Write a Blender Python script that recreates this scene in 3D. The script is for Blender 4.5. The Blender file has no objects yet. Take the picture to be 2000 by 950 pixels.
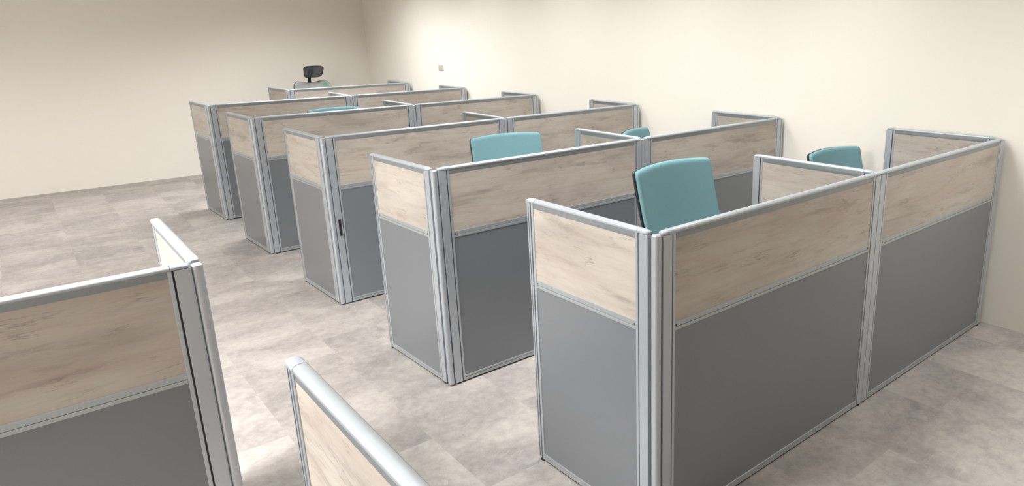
import bpy, bmesh, math, random
from mathutils import Vector, Matrix

# ------------------------------------------------------------------ camera, light, exposure
S = 0.9167                      # survey units to metres (partition height 1.2 units = 1.10 m)
scn = bpy.context.scene
COL = scn.collection

cam_d = bpy.data.cameras.new('camera'); cam = bpy.data.objects.new('camera', cam_d); COL.objects.link(cam)
cam_d.sensor_width = 36.0
cam_d.lens = 1348.58 * 36.0 / 2000.0
cam_d.shift_x = (1000 - 1202.2) / 2000.0
cam_d.shift_y = (437.37 - 475) / 2000.0
cam_d.clip_start = 0.02
cam.location = (-1.5306 * S, -1.5604 * S, 1.8431 * S)
cam.rotation_euler = (1.3008, 0.0145, -0.7230)
scn.camera = cam

scn.view_settings.view_transform = 'Standard'
scn.view_settings.look = 'None'
scn.view_settings.exposure = -0.03
scn.view_settings.gamma = 1.0
scn.view_settings.use_curve_mapping = False

w = bpy.data.worlds.new('world'); scn.world = w; w.use_nodes = True
w.node_tree.nodes['Background'].inputs[0].default_value = (1.0, 0.97, 0.93, 1)
w.node_tree.nodes['Background'].inputs[1].default_value = 0.3

CEIL = 3.0 * S
# (x, y, watts, spread in degrees, size): lamps of the ceiling, left bank and right bank, plus an added fill
LAMPS = [(-3.4, 1.1, 184.0, 180, 1.2), (-3.4, 2.7, 30.0, 180, 1.0), (-3.4, 5.5, 26.0, 180, 1.0), (-3.4, 7.3, 34.0, 130, 1.0),
         (-3.0, 1.1, 60.0, 130, 1.2), (-2.0, 1.0, 24.0, 160, 1.0), (-0.6, 1.0, 13.0, 130, 0.8), (0.8, 1.0, 17.0, 130, 0.8),
         (2.3, -1.2, 21.0, 120, 0.8), (1.8, 1.0, 17.0, 135, 0.8), (1.8, 2.6, 20.0, 130, 0.8),  # first entry: unseen fill added to brighten floor and wall at the front right
         (1.8, 4.2, 20.0, 130, 0.8), (1.8, 5.8, 20.0, 130, 0.8), (1.5, 7.3, 52.0, 130, 1.2), (-0.8, 7.3, 18.0, 130, 1.0)]
for i, (x, y, p, sp, sz) in enumerate(LAMPS):
    ld = bpy.data.lights.new('ceiling_or_fill_lamp', 'AREA'); ld.shape = 'RECTANGLE'; ld.size = sz; ld.size_y = sz
    ld.energy = p; ld.color = (0.965, 0.985, 1.0); ld.spread = math.radians(sp)
    lo = bpy.data.objects.new('ceiling_or_fill_lamp', ld); COL.objects.link(lo)
    lo.location = (x * S, y * S, CEIL - 0.02)

# ------------------------------------------------------------------ materials
def srgb(r, g, b):
    f = lambda c: (c / 255 / 12.92) if c / 255 <= 0.04045 else ((c / 255 + 0.055) / 1.055) ** 2.4
    return (f(r), f(g), f(b), 1)

def mat(name, col, rough=0.5, metal=0.0, spec=0.5):
    m = bpy.data.materials.new(name); m.use_nodes = True
    b = m.node_tree.nodes['Principled BSDF']
    b.inputs['Base Color'].default_value = col; b.inputs['Roughness'].default_value = rough
    b.inputs['Metallic'].default_value = metal; b.inputs['Specular IOR Level'].default_value = spec
    return m, m.node_tree, b

class NT:
    def __init__(s, nt): s.nt = nt
    def n(s, t, **kw):
        x = s.nt.nodes.new(t)
        for k, v in kw.items():
            if k in x.inputs: x.inputs[k].default_value = v
            else: setattr(x, k, v)
        return x
    def l(s, a, b): s.nt.links.new(a, b)
    def noise(s, vec, scale, detail=4, rough=0.55, dist=0.0):
        n = s.n('ShaderNodeTexNoise'); n.inputs['Scale'].default_value = scale; n.inputs['Detail'].default_value = detail
        n.inputs['Roughness'].default_value = rough; n.inputs['Distortion'].default_value = dist
        s.l(vec, n.inputs['Vector']); return n.outputs['Fac']
    def ramp(s, fac, stops):
        r = s.n('ShaderNodeValToRGB'); e = r.color_ramp.elements
        while len(e) < len(stops): e.new(0.5)
        for k, (p, c) in enumerate(stops):
            e[k].position = p; e[k].color = c if len(c) == 4 else (*c, 1)
        s.l(fac, r.inputs[0]); return r.outputs[0]
    def mix(s, fac, a, b, mode='MIX'):
        m = s.n('ShaderNodeMix'); m.data_type = 'RGBA'; m.blend_type = mode
        if isinstance(fac, (int, float)): m.inputs[0].default_value = fac
        else: s.l(fac, m.inputs[0])
        for i, v in ((6, a), (7, b)):
            if isinstance(v, tuple): m.inputs[i].default_value = v
            else: s.l(v, m.inputs[i])
        return m.outputs[2]
    def mapping(s, vec, scale=(1, 1, 1), loc=(0, 0, 0), rot=(0, 0, 0)):
        m = s.n('ShaderNodeMapping'); m.inputs['Scale'].default_value = scale; m.inputs['Location'].default_value = loc
        m.inputs['Rotation'].default_value = rot; s.l(vec, m.inputs['Vector']); return m.outputs[0]

# painted wall
M_WALL, nt, b = mat('wall_paint', srgb(241, 231, 215), 0.75, spec=0.2)
t = NT(nt); tc = t.n('ShaderNodeTexCoord').outputs['Object']
t.l(t.mix(t.noise(tc, 1.3, 3), srgb(240, 235, 225), srgb(236, 231, 220)), b.inputs['Base Color'])
bp = t.n('ShaderNodeBump'); bp.inputs['Strength'].default_value = 0.04; t.l(t.noise(tc, 220, 2), bp.inputs['Height']); t.l(bp.outputs[0], b.inputs['Normal'])
M_CEIL, _, _ = mat('ceiling_paint', srgb(238, 234, 228), 0.8, spec=0.2)

# vinyl stone floor tiles
M_FLOOR, nt, b = mat('stone_vinyl', srgb(192, 183, 175), 0.5, spec=0.35)
t = NT(nt); tc = t.n('ShaderNodeTexCoord').outputs['Object']
br = t.n('ShaderNodeTexBrick'); br.offset = 0.5
br.inputs['Color1'].default_value = (0, 0, 0, 1); br.inputs['Color2'].default_value = (1, 1, 1, 1); br.inputs['Mortar'].default_value = (0.5, 0.5, 0.5, 1)
br.inputs['Scale'].default_value = 1.0; br.inputs['Mortar Size'].default_value = 0.0; br.inputs['Brick Width'].default_value = 0.914; br.inputs['Row Height'].default_value = 0.457
t.l(t.mapping(tc, loc=(0.18, 0.27, 0), rot=(0, 0, math.pi / 2)), br.inputs['Vector'])
tone = br.outputs['Color']
va = t.n('ShaderNodeVectorMath', operation='SCALE'); va.inputs['Scale'].default_value = 7.3; t.l(tone, va.inputs[0])
vb = t.n('ShaderNodeVectorMath', operation='ADD'); t.l(tc, vb.inputs[0]); t.l(va.outputs[0], vb.inputs[1])
v = vb.outputs[0]
big = t.noise(t.mapping(v, (1.0, 1.5, 1)), 1.7, 8, 0.60, 0.5)
c1 = t.ramp(big, [(0.36, srgb(132, 126, 122)), (0.50, srgb(159, 151, 147)), (0.62, srgb(185, 177, 169))])
c1 = t.mix(0.17, c1, t.ramp(tone, [(0.0, srgb(120, 114, 111)), (1.0, srgb(192, 183, 177))]))
fine = t.noise(v, 22, 8, 0.72)
c2 = t.mix(0.36, c1, t.ramp(fine, [(0.3, srgb(117, 112, 108)), (0.7, srgb(194, 187, 181))]))
ve = t.noise(t.mapping(v, (1, 1.3, 1), rot=(0, 0, 0.5)), 2.6, 7, 0.6, 1.2)
vein = t.ramp(ve, [(0.46, (0, 0, 0)), (0.5, (1, 1, 1)), (0.505, (0, 0, 0))])
vm = t.n('ShaderNodeMath', operation='MULTIPLY'); t.l(vein, vm.inputs[0]); t.l(t.ramp(t.noise(v, 3.2, 4), [(0.52, (0, 0, 0)), (0.68, (0.38, 0.38, 0.38))]), vm.inputs[1])
t.l(t.mix(vm.outputs[0], c2, srgb(198, 190, 181)), b.inputs['Base Color'])
bp = t.n('ShaderNodeBump'); bp.inputs['Strength'].default_value = 0.05; t.l(fine, bp.inputs['Height']); t.l(bp.outputs[0], b.inputs['Normal'])

# whitewashed oak laminate
M_WOOD, nt, b = mat('whitewashed_oak', srgb(182, 171, 159), 0.45, spec=0.35)
t = NT(nt); tc = t.n('ShaderNodeTexCoord').outputs['Object']
oi = t.n('ShaderNodeObjectInfo'); sc = t.n('ShaderNodeVectorMath', operation='SCALE'); sc.inputs['Scale'].default_value = 40.0
cb = t.n('ShaderNodeCombineXYZ'); t.l(oi.outputs['Random'], cb.inputs[0]); t.l(oi.outputs['Random'], cb.inputs[2]); t.l(cb.outputs[0], sc.inputs[0])
ad = t.n('ShaderNodeVectorMath', operation='ADD'); t.l(tc, ad.inputs[0]); t.l(sc.outputs[0], ad.inputs[1]); v = ad.outputs[0]
base = t.ramp(t.noise(t.mapping(v, (0.9, 1, 3.6)), 1.7, 5, 0.6, 0.4), [(0.34, srgb(167, 158, 149)), (0.50, srgb(183, 174, 164)), (0.66, srgb(190, 184, 173))])
grain = t.noise(t.mapping(v, (1.3, 1, 24)), 2.0, 8, 0.66, 0.2)
c = t.mix(t.ramp(grain, [(0.46, (0, 0, 0)), (0.66, (0.32, 0.32, 0.32))]), base, srgb(159, 147, 137))
tint = t.noise(t.mapping(v, (1.1, 1, 4.0), loc=(7, 3, 1)), 1.8, 5, 0.6, 0.6)
c = t.mix(t.ramp(tint, [(0.50, (0, 0, 0)), (0.66, (0.42, 0.42, 0.42))]), c, srgb(175, 154, 145))
dk = t.noise(t.mapping(v, (1.1, 1, 7.0)), 2.2, 9, 0.66, 0.35)
c = t.mix(t.ramp(dk, [(0.545, (0, 0, 0)), (0.69, (0.58, 0.58, 0.58))]), c, srgb(132, 120, 111))
ln = t.noise(t.mapping(v, (1.2, 1, 12)), 1.8, 8, 0.62, 0.35)
lm = t.ramp(ln, [(0.490, (0, 0, 0)), (0.502, (1, 1, 1)), (0.514, (0, 0, 0))])
mm = t.n('ShaderNodeMath', operation='MULTIPLY'); t.l(lm, mm.inputs[0]); t.l(t.ramp(t.noise(t.mapping(v, (2.2, 1, 5), loc=(1, 9, 4)), 2.8, 4), [(0.50, (0, 0, 0)), (0.62, (0.72, 0.72, 0.72))]), mm.inputs[1])
c = t.mix(mm.outputs[0], c, srgb(114, 101, 93))
t.l(c, b.inputs['Base Color'])

# grey powder coated board
M_GREY, nt, b = mat('grey_metal_board', srgb(123, 126, 129), 0.34, 0.25, 0.5)
t = NT(nt); tc = t.n('ShaderNodeTexCoord').outputs['Object']
t.l(t.mix(t.noise(tc, 3, 3), srgb(122, 125, 129), srgb(126, 129, 133)), b.inputs['Base Color'])
bp = t.n('ShaderNodeBump'); bp.inputs['Strength'].default_value = 0.02; t.l(t.noise(tc, 500, 2), bp.inputs['Height']); t.l(bp.outputs[0], b.inputs['Normal'])

M_ALU, nt, b = mat('satin_aluminium', srgb(209, 212, 215), 0.36, 0.55, 0.5)
t = NT(nt); tc = t.n('ShaderNodeTexCoord').outputs['Object']
t.l(t.mix(t.noise(tc, 6, 3), srgb(183, 188, 194), srgb(189, 194, 200)), b.inputs['Base Color'])
M_RAIL, _, _ = mat('shaded_aluminium_face', srgb(146, 151, 154), 0.42, 0.5)  # darker tone paints in the shade under the cap overhang
M_MID, _, _ = mat('satin_aluminium_rail', srgb(172, 177, 180), 0.4, 0.5)
M_TOP, _, _ = mat('bright_aluminium_cap', srgb(172, 177, 181), 0.38, 0.3)
M_CAP, _, _ = mat('grey_plastic_cap', srgb(160, 166, 172), 0.4, 0.0, 0.5)
M_DARK, _, _ = mat('dark_gasket', srgb(52, 54, 55), 0.7)
M_BLACK, _, _ = mat('black_plastic', srgb(30, 31, 33), 0.5)
M_CHROME, _, _ = mat('chrome', srgb(200, 200, 200), 0.2, 1.0)

def fabric(name, a, bb, scale=420):
    m, nt, b = mat(name, srgb(*a), 0.85, spec=0.2)
    t = NT(nt); tc = t.n('ShaderNodeTexCoord').outputs['Object']
    wv = t.n('ShaderNodeTexVoronoi'); wv.inputs['Scale'].default_value = scale; t.l(tc, wv.inputs['Vector'])
    t.l(t.mix(wv.outputs['Distance'], srgb(*a), srgb(*bb)), b.inputs['Base Color'])
    bp = t.n('ShaderNodeBump'); bp.inputs['Strength'].default_value = 0.15; t.l(wv.outputs['Distance'], bp.inputs['Height']); t.l(bp.outputs[0], b.inputs['Normal'])
    return m
M_TEAL = fabric('teal_mesh_fabric', (114, 152, 159), (121, 159, 166))
M_MESH = fabric('grey_mesh_fabric', (148, 148, 145), (158, 158, 155), 300)
M_DMESH, nt, b = mat('dark_headrest_mesh', srgb(70, 71, 76), 0.7)
b.inputs['Alpha'].default_value = 0.74
M_GREEN, _, _ = mat('green_sticker', srgb(60, 150, 105), 0.5)
M_PLATE, _, _ = mat('switch_plastic', srgb(200, 198, 184), 0.45)
M_PLATE2, _, _ = mat('switch_rocker_plastic', srgb(186, 180, 166), 0.45)

# ------------------------------------------------------------------ mesh helpers
def link(name, bm, mats, parent=None, smooth=False, loc=None):
    me = bpy.data.meshes.new(name)
    bmesh.ops.recalc_face_normals(bm, faces=bm.faces)
    if smooth:
        for f in bm.faces: f.smooth = True
        if smooth == 'auto':
            for e in bm.edges:
                if len(e.link_faces) == 2 and e.calc_face_angle(0) > 0.5: e.smooth = False
    bm.to_mesh(me); bm.free()
    for m in (mats if isinstance(mats, (list, tuple)) else [mats]): me.materials.append(m)
    o = bpy.data.objects.new(name, me); COL.objects.link(o)
    if parent: o.parent = parent
    if loc: o.location = loc
    return o

def box(bm, x0, x1, y0, y1, z0, z1, mi=0, bev=0.0):
    r = bmesh.ops.create_cube(bm, size=1.0)
    vs = r['verts']
    for v in vs:
        v.co = Vector((x0 + (v.co.x + .5) * (x1 - x0), y0 + (v.co.y + .5) * (y1 - y0), z0 + (v.co.z + .5) * (z1 - z0)))
    fs = set(f for v in vs for f in v.link_faces)
    for f in fs: f.material_index = mi
    if bev > 0:
        es = list(set(e for v in vs for e in v.link_edges))
        r = bmesh.ops.bevel(bm, geom=es, offset=bev, segments=2, affect='EDGES', profile=0.6)
        for f in r['faces']: f.material_index = mi

def loft(bm, loops, mi=0, caps=True, closed=True):
    rings = [[bm.verts.new(p) for p in lp] for lp in loops]
    n = len(rings[0])
    for a, c in zip(rings, rings[1:]):
        for i in range(n if closed else n - 1):
            f = bm.faces.new((a[i], a[(i + 1) % n], c[(i + 1) % n], c[i])); f.material_index = mi
    if caps:
        for r in (rings[0], rings[-1]):
            f = bm.faces.new(r); f.material_index = mi
    return rings

def cyl(bm, cx, cy, z0, z1, r, seg=20, mi=0, r2=None):
    r2 = r if r2 is None else r2
    L = lambda z, q: [(cx + q * math.cos(a * 2 * math.pi / seg), cy + q * math.sin(a * 2 * math.pi / seg), z) for a in range(seg)]
    loft(bm, [L(z0, r), L(z1, r2)], mi)

def tube(bm, pts, r, seg=10, mi=0, flat=1.0):
    pts = [Vector(p) for p in pts]; loops = []
    for i, p in enumerate(pts):
        d = (pts[min(i + 1, len(pts) - 1)] - pts[max(i - 1, 0)]).normalized()
        up = Vector((0, 0, 1)) if abs(d.z) < 0.9 else Vector((0, 1, 0))
        a = d.cross(up).normalized(); c = a.cross(d).normalized()
        rr = r[i] if isinstance(r, (list, tuple)) else r
        loops.append([p + a * rr * math.cos(k * 2 * math.pi / seg) + c * rr * flat * math.sin(k * 2 * math.pi / seg) for k in range(seg)])
    loft(bm, loops, mi)

def empty(name, loc, rz=0.0):
    o = bpy.data.objects.new(name, None); COL.objects.link(o)
    o.empty_display_size = 0.1; o.location = loc; o.rotation_euler = (0, 0, rz); return o

def tag(o, label, cat, group=None):
    o['label'] = label; o['category'] = cat
    if group: o['group'] = group

# ------------------------------------------------------------------ room shell
XW, YB, XL, YF = 2.975 * S, 9.5 * S, -5.0 * S, -3.6 * S
TH = 0.15
def struct(name, dims, m):
    bm = bmesh.new(); box(bm, *dims); o = link(name, bm, m); o['kind'] = 'structure'; return o
struct('floor', (XL - TH, XW + TH, YF - TH, YB + TH, -0.1, 0.0), M_FLOOR)
struct('ceiling', (XL - TH, XW + TH, YF - TH, YB + TH, CEIL, CEIL + 0.1), M_CEIL)
struct('wall_right', (XW, XW + TH, YF, YB, 0, CEIL), M_WALL)
struct('wall_back', (XL - TH, XW + TH, YB, YB + TH, 0, CEIL), M_WALL)
struct('wall_left', (XL - TH, XL, YF, YB, 0, CEIL), M_WALL)
struct('wall_front', (XL - TH, XW + TH, YF - TH, YF, 0, CEIL), M_WALL)

# ------------------------------------------------------------------ partition panels
T = 0.0272                                  # panel thickness
H = 1.204 * S
ZR0, ZC0 = 1.166 * S, 1.189 * S             # top rail: face, then rounded cap
ZM0, ZM1 = 0.828 * S, 0.861 * S
ZB0, ZB1 = 0.009, 0.036
PW, GW, BW = 0.0395, 0.0050, 0.0105         # strip, groove, bead
NPW, NBW = 0.019, 0.013                     # narrow edge trim of a free end

def cap_loop(x, k=1.0, kw=1.0):
    hw = (T / 2 + 0.0019) * kw; ze = H - 0.0085; hh = (H - ze) * k
    pts = [(x, -hw + .0022 * kw, ZC0), (x, -hw + .0004 * kw, ZC0 + 0.001)]
    n = 20
    for i in range(n + 1):
        a = math.pi * (1 - i / n)
        pts.append((x, hw * math.cos(a), ze + hh * math.sin(a)))
    return pts + [(x, hw - .0004 * kw, ZC0 + 0.001), (x, hw - .0022 * kw, ZC0)]

def post(root, L, end, narrow):
    """a vertical edge profile: strip, groove, bead"""
    pw, bw = (NPW, NBW) if narrow else (PW, BW)
    f = (lambda a: a) if end == 0 else (lambda a: L - a)
    bm = bmesh.new()
    def seg(a, c, t2, z0, z1, mi, bev):
        x0, x1 = sorted((f(a), f(c))); box(bm, x0, x1, -t2, t2, z0, z1, mi, bev)
    seg(0, pw, T / 2, ZB0, ZC0 - 0.001, 0, 0.0016)
    seg(pw - 0.001, pw + GW + 0.001, T / 2 - 0.006, ZB0 + 0.004, ZC0 - 0.003, 1, 0)
    seg(pw + GW, pw + GW + bw, T / 2 - 0.001, ZB0, ZC0 - .0005, 0, 0.0012)
    if narrow:                              # two slim grooves run round a free end
        for s in (-1, 1):
            x0, x1 = sorted((f(0.008), f(0.0105)))
            box(bm, x0, x1, s * (T / 2 - 0.0002) - 0.0008, s * (T / 2 - 0.0002) + 0.0008, ZB0 + 0.01, ZC0 - 0.004, 1)
    link('side_post', bm, [M_ALU, M_DARK], root)
    return pw + GW + bw

def panel(p0, p1, n0=False, n1=False, cap0=True, cap1=True, screws=False):
    """p0, p1: centre line ends in survey units; n0/n1 narrow trim for a free end"""
    a, c = Vector((p0[0] * S, p0[1] * S, 0)), Vector((p1[0] * S, p1[1] * S, 0))
    d = c - a; L = d.length
    root = empty('cubicle_screen', a, math.atan2(d.y, d.x))
    root['kind'] = 'thing'
    e0 = post(root, L, 0, n0); e1 = post(root, L, 1, n1)
    x0, x1 = e0, L - e1
    bm = bmesh.new(); box(bm, x0 - 0.002, x1 + 0.002, -T / 2 + 0.0035, T / 2 - 0.0035, ZM1 - 0.005, ZR0 + 0.006)
    link('upper_board', bm, M_WOOD, root)
    bm = bmesh.new(); box(bm, x0 - 0.002, x1 + 0.002, -T / 2 + 0.0035, T / 2 - 0.0035, ZB1 - 0.005, ZM0 + 0.006)
    link('lower_board', bm, M_GREY, root)
    # top rail: face strip and rounded cap
    bm = bmesh.new()
    cl = 0.048
    box(bm, x0 - 0.0005, x1 + 0.0005, -T / 2 + 0.0026, T / 2 - 0.0026, ZR0, ZC0 + .001, 1, 0.001)
    xa, xb = (cl if cap0 else 0), (L - cl if cap1 else L)
    loft(bm, [cap_loop(xa), cap_loop(xb)])
    link('top_rail', bm, [M_TOP, M_RAIL], root, 'auto')
    for on, sgn, o in ((cap0, 1, 0.0), (cap1, -1, L)):
        if not on: continue
        nar = n0 if sgn > 0 else n1
        ov = -0.006 if nar else 0.001
        bm = bmesh.new()
        st = [(ov, .22, .50), (ov + .002, .42, .70), (ov + .006, .64, .87), (ov + .013, .84, .97), (ov + .024, .97, 1.01), (0.036, 1.03, 1.02), (cl - 0.0014, 1.03, 1.02)]
        loft(bm, [cap_loop(o + sgn * q, k, kw) for q, k, kw in st])
        x2, x3 = sorted((o + sgn * (cl - .003), o + sgn * (cl + .001)))
        loft(bm, [cap_loop(x2, .93, .96), cap_loop(x3, .93, .96)], 1)
        link('end_cap', bm, [M_CAP, M_DARK], root, 'auto')
    # middle rail
    bm = bmesh.new()
    zs = (ZM1 - ZM0)
    box(bm, x0, x1, -T / 2 + 0.0016, T / 2 - 0.0016, ZM0 + zs * .42, ZM1, 0, 0.001)
    box(bm, x0, x1, -T / 2 + 0.0004, T / 2 - 0.0004, ZM0, ZM0 + zs * .38, 0, 0.002)
    box(bm, x0, x1, -T / 2 + 0.0045, T / 2 - 0.0045, ZM0 + .003, ZM1 - .003, 1)
    link('middle_rail', bm, [M_MID, M_DARK], root)
    if screws:
        for xx in (x0 + 0.006, x1 - 0.006):
            bm = bmesh.new()
            L2 = lambda y: [(xx + .0032 * math.cos(k * math.pi / 5), y, ZM1 - 0.012 + .0032 * math.sin(k * math.pi / 5)) for k in range(10)]
            loft(bm, [L2(-T / 2 + 0.0008), L2(T / 2 - 0.0008)])
            link('screw_plug', bm, M_BLACK, root)
    # bottom rail and dark seal
    bm = bmesh.new()
    box(bm, x0 - .001, x1 + .001, -T / 2 + 0.0012, T / 2 - 0.0012, ZB0, ZB0 + 0.015, 0, 0.001)
    box(bm, x0 - .001, x1 + .001, -T / 2 + 0.0004, T / 2 - 0.0004, ZB0 + 0.0165, ZB1, 0, 0.002)
    box(bm, x0, x1, -T / 2 + 0.004, T / 2 - 0.004, ZB0 + .003, ZB1 - .003, 1)
    link('bottom_rail', bm, [M_MID, M_DARK], root)
    bm = bmesh.new(); box(bm, 0.03, L - 0.03, -0.008, 0.008, 0.001, ZB0 + .002)
    link('bottom_seal', bm, M_BLACK, root)
    for xx in ((0.02, L - 0.02) if L > .4 else (0.02,)):
        bm = bmesh.new(); cyl(bm, xx, 0, 0.0, 0.005, 0.015, 18, 0, 0.013); cyl(bm, xx, 0, 0.004, ZB0 + .002, 0.006, 12)
        link('foot', bm, M_BLACK, root)
    return root, L

def connector(root, wx, wy, style='corner'):
    """slim rounded post that joins two panels; world position in survey units, parented to its panel"""
    inv = (Matrix.Translation(root.location) @ Matrix.Rotation(root.rotation_euler.z, 4, 'Z')).inverted()
    c = inv @ Vector((wx * S, wy * S, 0))
    r = 0.0142 if style == 'corner' else 0.0132
    bm = bmesh.new()
    def ring(z, q):
        pts = []
        for k in range(4):
            ax, ay = ((1, 1), (-1, 1), (-1, -1), (1, -1))[k]
            rr = 0.75 * q
            for j in range(7):
                an = math.pi / 2 * (k + j / 6)
                pts.append((c.x + ax * (q - rr) + rr * math.cos(an), c.y + ay * (q - rr) + rr * math.sin(an), z))
        return pts
    top = H - 0.013
    loft(bm, [ring(ZB0, r), ring(top - 0.004, r), ring(top, r * 1.0), ring(top + 0.003, r * 0.8)])
    cyl(bm, c.x, c.y, 0, ZB0 + .002, 0.008, 12, 1)
    link('connector_post', bm, [M_ALU, M_BLACK], root, 'auto')

TU = T / S                                   # thickness in survey units
HT = TU / 2
# corner (x,y), return end, middle joint, wall corner, return ends at the middle and at the wall
ROWS = [
    dict(c=(0.005, -0.009), r=(-0.010, 0.705), m=(1.471, -0.011), w=(2.953, -0.010), mr=(1.452, 0.713), wr=(2.913, 0.723)),
    dict(c=(0.011, 1.580), r=(-0.013, 2.275), m=(1.465, 1.582), w=(2.952, 1.581), mr=(1.452, 2.268), wr=(2.928, 2.276)),
    dict(c=(0.018, 3.177), r=(-0.006, 3.874), m=(1.471, 3.179), w=(2.940, 3.178), mr=(1.464, 3.870), wr=(2.917, 3.883)),
    dict(c=(0.007, 4.806), r=(-0.021, 5.506), m=(1.474, 4.816), w=(2.943, 4.807), mr=(1.455, 5.503), wr=(2.912, 5.509)),
    dict(c=(0.015, 6.422), r=(-0.005, 7.117), m=(1.474, 6.405), w=(2.954, 6.399), mr=(1.462, 7.095), wr=(2.933, 7.095)),
]
ORD = ['front', 'second', 'third', 'fourth', 'fifth']
G_FRONT = 'long partition screens across the cubicle rows'
G_RET = 'short partition screens dividing the cubicles'
CP = 0.034                                   # room the connector post takes
for k, R in enumerate(ROWS):
    n = ORD[k]; where = 'the %s cubicle row' % n
    cx, cy = R['c']; mx, my = R['m']; wx, wy = R['w']
    gap = 0.003 if k == 0 else CP
    near = k < 2
    # long panels
    pa, _ = panel((cx + CP, cy + HT), (mx - gap / 2, my + HT), screws=near)
    tag(pa, 'long wood and grey partition screen, aisle half of %s' % where, 'partition screen', G_FRONT)
    pb, _ = panel((mx + gap / 2, my + HT), (wx - CP, wy + HT), screws=near)
    tag(pb, 'long wood and grey partition screen, wall half of %s' % where, 'partition screen', G_FRONT)
    connector(pa, cx + .0162, cy + .0162)
    if k: connector(pb, mx, my + HT, 'mid')
    connector(pb, wx - .0162, wy + .0162)
    # short panels
    q, _ = panel((cx + HT, cy + CP + .009), (R['r'][0] + HT, R['r'][1] + .018), n1=True, screws=near)
    tag(q, 'short partition screen with pale wood top, at the aisle end of %s' % where, 'partition screen', G_RET)
    q, _ = panel((mx, my + TU + 0.004), (R['mr'][0] + HT, R['mr'][1]), n1=False)
    tag(q, 'short partition screen standing at the middle joint of %s' % where, 'partition screen', G_RET)
    q, _ = panel((wx - HT, wy + CP + .003), (R['wr'][0] - HT + 0.018, R['wr'][1]), n1=False)
    tag(q, 'short partition screen against the cream wall, end of %s' % where, 'partition screen', G_RET)
    if k == 2:                               # black slot on the aisle post of the third row
        bm = bmesh.new(); box(bm, 0.014, 0.031, -T / 2 - 0.0012, -T / 2 + 0.003, 0.505 * S, 0.625 * S, 0, 0.001)
        s = link('cable_slot', bm, M_BLACK, pa); s['label'] = 'small black upright slot on the post'
# farthest row, one cubicle wide
cx, cy, wx, wy = 1.250, 7.955, 2.929, 7.964
pa, _ = panel((cx + CP, cy + HT), (wx - CP, wy + HT))
tag(pa, 'long partition screen of the short back row, before the headrest chair', 'partition screen', G_FRONT)
connector(pa, cx + .0162, cy + .0162); connector(pa, wx - .0162, wy + .0162)
q, _ = panel((cx + HT, cy + CP + .012), (1.215 + HT, 8.67), n1=True)
tag(q, 'short partition screen at the free end of the short back row', 'partition screen', G_RET)
q, _ = panel((wx - HT, wy + CP + .009), (2.913, 8.67))
tag(q, 'short partition screen against the cream wall in the short back row', 'partition screen', G_RET)
# block on the other side of the aisle
q, _ = panel((-1.174, -0.86), (-1.174, -0.122), n1=True, screws=True)
q.rotation_euler.z += 0.0
tag(q, 'lone short screen across the aisle with big rounded silver rail cap', 'partition screen', G_RET)
lx, ly = -1.166, 0.740
pa, _ = panel((lx - 1.465, ly + HT), (lx - CP, ly + HT))
tag(pa, 'long grey screen across the aisle, cut off by the picture edge', 'partition screen', G_FRONT)
connector(pa, lx - HT, ly + HT)
q, _ = panel((lx - HT, ly + CP + .009), (lx - HT, ly + 0.71), n1=True)
tag(q, 'short screen behind the cut off long screen across the aisle', 'partition screen', G_RET)

# ------------------------------------------------------------------ chairs
CW = 0.243          # half width of the backrest
BH = 0.56
LEAN = math.tan(math.radians(17))

def pad(bm, hw_f, zf, yf, th, nu=28, nt=30, r=0.020, rb=0.03, hgt=BH, mi=0, rr=None):
    """closed cushion: front and back grids that meet in a rounded rim"""
    def hw(t):
        z = t * hgt; e = 0.0
        if hgt - z < r: e = r - math.sqrt(max(0, r * r - (r - (hgt - z)) ** 2))
        if z < rb: e = max(e, rb - math.sqrt(max(0, rb * rb - (rb - z) ** 2)))
        return hw_f(t) - e
    ts = [0, .004, .012, .024, .04, .06] + [.06 + (.88) * i / 16 for i in range(1, 17)] + [.96, .976, .988, .996, 1.0]
    us = [math.sin(math.pi / 2 * (-1 + 2 * i / nu)) for i in range(nu + 1)]
    F, B = [], []
    for t in ts:
        rf, rb_ = [], []
        for u in us:
            x = u * hw(t)
            ed = min((hw_f(t) - abs(x)), t * hgt, (1 - t) * hgt) if True else 0
            ed = max(0.0, min(ed, hw(t) * (1 - abs(u)) + 0.0))
            k = math.sqrt(max(0.0, 1 - (1 - min(1, ed / (th * .6))) ** 2))
            yc = yf(t, x)
            rf.append((x, yc - th / 2 * k, zf(t, x))); rb_.append((x, yc + th / 2 * k, zf(t, x)))
        F.append(rf); B.append(rb_)
    VF = [[bm.verts.new(p) for p in row] for row in F]
    VB = [[bm.verts.new(p) for p in row] for row in B]
    for V, flip in ((VF, 0), (VB, 1)):
        for i in range(len(ts) - 1):
            for j in range(nu):
                q = (V[i][j], V[i][j + 1], V[i + 1][j + 1], V[i + 1][j])
                f = bm.faces.new(q if not flip else q[::-1]); f.material_index = mi
    bmesh.ops.remove_doubles(bm, verts=bm.verts, dist=0.00005)

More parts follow.
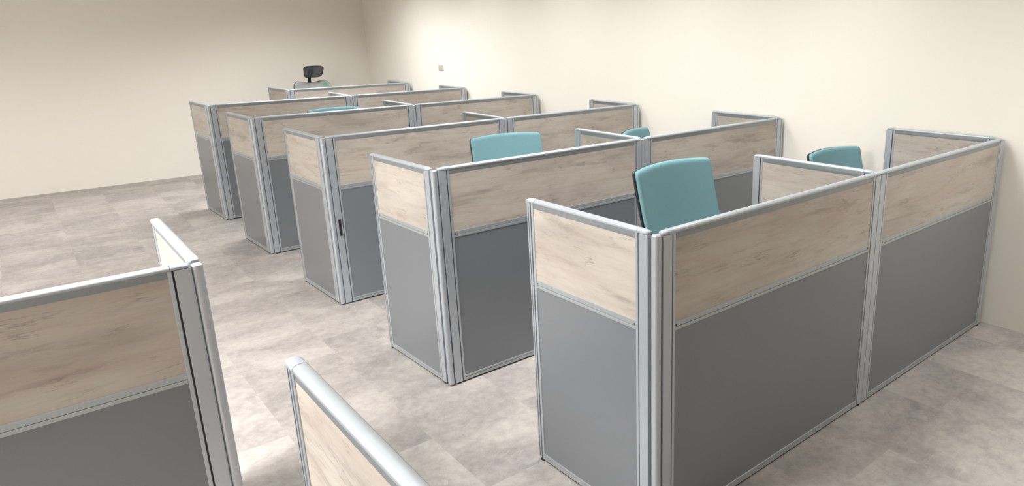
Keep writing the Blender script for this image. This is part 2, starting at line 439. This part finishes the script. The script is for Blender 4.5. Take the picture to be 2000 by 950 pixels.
def star_base(root, lift, turn=0.0):
    bm = bmesh.new(); cyl(bm, 0, 0, 0.075, 0.13, 0.034, 24, 0, 0.028); link('base_hub', bm, M_BLACK, root)
    bm = bmesh.new(); cyl(bm, 0, 0, 0.10, 0.26, 0.025, 20, 1); cyl(bm, 0, 0, 0.24, 0.41 + lift, 0.014, 16, 0); link('gas_column', bm, [M_CHROME, M_BLACK], root, True)
    for i in range(5):
        a = math.radians(90 + 72 * i) - turn; d = Vector((math.cos(a), math.sin(a), 0))
        bm = bmesh.new(); tube(bm, [d * .02 + Vector((0, 0, .105)), d * .14 + Vector((0, 0, .095)), d * .245 + Vector((0, 0, .075)), d * .262 + Vector((0, 0, .07))], [.024, .021, .016, .010], 12, 0, .7)
        lg = link('base_leg', bm, M_BLACK, root, True)
        bm = bmesh.new(); s = Vector((-d.y, d.x, 0)); c = d * .25
        for sg in (-1, 1):
            loops = []
            for off, rr in ((.006, .026), (.010, .028), (.020, .028), (.024, .024)):
                loops.append([c + s * sg * off + Vector((0, 0, .028)) + d * rr * math.cos(k * math.pi / 9) + Vector((0, 0, rr * math.sin(k * math.pi / 9))) for k in range(18)])
            loft(bm, loops)
        tube(bm, [c + Vector((0, 0, .028)), c + Vector((0, 0, .078))], .008, 8)
        link('caster', bm, M_BLACK, lg, True)

def seat_part(root, zs, m):
    bm = bmesh.new()
    R = 0.09; loops = []
    def outline(k, z, inset):
        pts = []
        hx, hy = 0.235 - inset, 0.215 - inset
        for c, (ax, ay) in enumerate(((1, 1), (-1, 1), (-1, -1), (1, -1))):
            for j in range(8):
                an = math.pi / 2 * (c + j / 7); q = R - inset * .5
                x = ax * (hx - q) + q * math.cos(an); y = ay * (hy - q) + q * math.sin(an)
                pts.append((x, y, z - (0.018 * max(0, (-y - .12) / .1) ** 2 if y < -.12 else 0)))
        return pts
    for z, i in ((-.03, .03), (-.025, .012), (-.008, .0), (.012, .0), (.026, .010), (.034, .03), (.036, .07), (.034, .12)):
        loops.append(outline(0, zs + z, i))
    loft(bm, loops); link('seat', bm, m, root, True)
    bm = bmesh.new(); box(bm, -.10, .10, -.09, .10, zs - .075, zs - .028, 0, .012); link('seat_mechanism', bm, M_BLACK, root)

def task_chair(loc_corner_l, loc_corner_r, top_u, label):
    """placed so that the upper corners of the backrest land on the two given floor points (survey units), at height top_u"""
    l, r = Vector((*loc_corner_l, 0)) * S, Vector((*loc_corner_r, 0)) * S
    mid = (l + r) / 2; d = (r - l).normalized(); yaw = math.atan2(d.y, d.x)
    top = top_u * S
    zs = top - 0.635                         # seat cushion height
    ytop = 0.335                             # local y of the corners
    n = Vector((-d.y, d.x, 0))
    root = empty('task_chair', mid - n * ytop, yaw)
    tag(root, label, 'office chair', 'teal office chairs in the cubicles')
    zb = top - BH
    arc = 0.046
    yf = lambda t, x: ytop + arc * 1.0 - LEAN * (1 - t) * BH - arc * (x / CW) ** 2 + .012 * math.sin(t * math.pi)
    zf = lambda t, x: zb + t * BH + 0.010 * (1 - (x / CW) ** 2) * t
    bm = bmesh.new(); pad(bm, lambda t: CW * (0.955 + .045 * min(1, t * 1.6)), zf, yf, 0.028)
    bk = link('backrest', bm, M_TEAL, root, True)
    bm = bmesh.new(); pad(bm, lambda t: CW * (0.955 + .045 * min(1, t * 1.6)) + .0015, lambda t, x: zf(t, x) - .003, lambda t, x: yf(t, x) + .020, 0.018)
    link('back_shell', bm, M_BLACK, bk, True)
    bm = bmesh.new()
    y1 = yf(.35, 0) + .035
    tube(bm, [(0, .05, zs - .05), (0, .17, zs - .055), (0, .235, zs - .02), (0, yf(.1, 0) + .045, zb + .06), (0, y1 + .005, zb + .2)], [.018, .02, .02, .018, .014], 12, 0, .7)
    link('back_bracket', bm, M_BLACK, root, True)
    seat_part(root, zs, M_TEAL)
    star_base(root, max(0, zs - .47), yaw)
    return root

task_chair((0.600, 0.735), (1.142, 0.750), 1.222, 'large teal chair backrest in full view inside the front row, aisle cubicle')
task_chair((2.295, 0.905), (2.810, 0.862), 1.072, 'teal chair partly seen beside the cream wall in the front row')
task_chair((0.822, 2.625), (1.352, 2.540), 1.158, 'teal chair poking above the rail of the second row, aisle cubicle')
task_chair((1.981, 2.352), (2.461, 2.576), 1.085, 'teal chair tip behind the divider of the second row, wall cubicle')
task_chair((0.720, 5.600), (1.245, 5.595), 1.145, 'teal chair of which only a sliver shows above the fourth row')

# far headrest chair
root = empty('headrest_chair', (1.885 * S, 8.50 * S, 0), math.radians(6))
tag(root, 'grey mesh office chair with black headrest by the back wall', 'office chair')
ztop = 1.240 * S; hwb = 0.250; bh = 0.58; zb = ztop - bh; yt = 0.30
yf = lambda t, x: yt + .05 - .18 * (1 - t) * bh / .58 - .05 * (x / hwb) ** 2
zf = lambda t, x: zb + t * bh + t * (-0.020 + 0.030 * math.sin(min(1, abs(x) / hwb * 1.25) * math.pi / 2) ** 2)
bm = bmesh.new(); pad(bm, lambda t: hwb * (0.86 + .14 * math.sin(min(1, t * 1.3) * math.pi / 2)), zf, yf, 0.022, r=.10, rb=.06, hgt=bh)
bk = link('backrest', bm, M_MESH, root, True)
bm = bmesh.new()                                   # dark rim behind the mesh
pad(bm, lambda t: hwb * (0.86 + .14 * math.sin(min(1, t * 1.3) * math.pi / 2)) + .006, lambda t, x: zf(t, x) + .004 * (t - .5), lambda t, x: yf(t, x) + .014, 0.012, r=.10, rb=.06, hgt=bh)
link('back_frame', bm, M_DARK, bk, True)
bm = bmesh.new(); cyl(bm, 0, 0, 0, .0015, .024, 24); bmesh.ops.rotate(bm, verts=bm.verts, cent=(0, 0, 0), matrix=Matrix.Rotation(math.pi / 2, 3, 'X'))
stk = link('sticker', bm, M_GREEN, bk); stk.location = (.172, yf(.90, .172) - .0135, zf(.90, .172)); stk['label'] = 'round green sticker on the backrest'; stk.rotation_euler = (math.radians(-14), 0, math.radians(-17))
# headrest
hh = 0.138; hz = 1.300 * S
yh = lambda t, x: yt - .035 - .045 * (t - .5) - 3.0 * x * x
zh = lambda t, x: hz + t * hh
bm = bmesh.new(); pad(bm, lambda t: .110 + .024 * t, zh, yh, 0.006, r=.03, rb=.03, hgt=hh)
hr = link('headrest', bm, M_DMESH, root, True)
bm = bmesh.new()
outl = []
for i in range(48):
    a = 2 * math.pi * i / 48; ca, sa = math.cos(a), math.sin(a)
    u = (abs(ca) ** .38) * (1 if ca > 0 else -1); v = (abs(sa) ** .42) * (1 if sa > 0 else -1)
    tt = .5 + .5 * v; xx = u * (.110 + .024 * tt)
    outl.append(Vector((xx, yh(tt, xx), zh(tt, xx))))
pts = outl + [outl[0]]
loops = []
for i in range(48):
    d = (outl[(i + 1) % 48] - outl[i - 1]).normalized(); nrm = Vector((0, 1, 0)); aa = d.cross(nrm).normalized()
    loops.append([outl[i] + aa * .007 * math.cos(k * math.pi / 4) + nrm * .008 * math.sin(k * math.pi / 4) for k in range(8)])
rings = loft(bm, loops, 0, caps=False)
for i in range(8): bm.faces.new((rings[-1][i], rings[-1][(i + 1) % 8], rings[0][(i + 1) % 8], rings[0][i]))
link('headrest_frame', bm, M_BLACK, hr, True)
bm = bmesh.new()
tube(bm, [(0, yt + .075, ztop - .12), (0, yt + .072, ztop + .02), (0, yt + .035, hz + .03), (0, yt + .005, hz + .085)], [.022, .022, .024, .030], 12, 0, .7)
box(bm, -.035, .035, yt - .02, yt + .02, hz + .045, hz + .10, 0, .01)
link('headrest_stem', bm, M_BLACK, root, True)
seat_part(root, ztop - .60, M_MESH)
bm = bmesh.new(); tube(bm, [(0, .05, ztop - .65), (0, .2, ztop - .66), (0, .27, ztop - .6), (0, .24, ztop - .42), (0, yt + .02, ztop - .16)], .018, 12, 0, .7); link('back_bracket', bm, M_BLACK, root, True)
star_base(root, 0.0)

# wall switch
root = empty('wall_switch', (XW, 7.08 * S, 1.43 * S), 0)
tag(root, 'small grey square switch plate on the cream wall', 'switch')
bm = bmesh.new(); box(bm, -0.008, 0, -.060, .060, -.036, .036, 0, .002); link('switch_plate', bm, M_PLATE, root)
bm = bmesh.new(); box(bm, -0.0115, -.006, -.042, .042, -.022, .022, 0, .0015); link('rocker', bm, M_PLATE2, root)
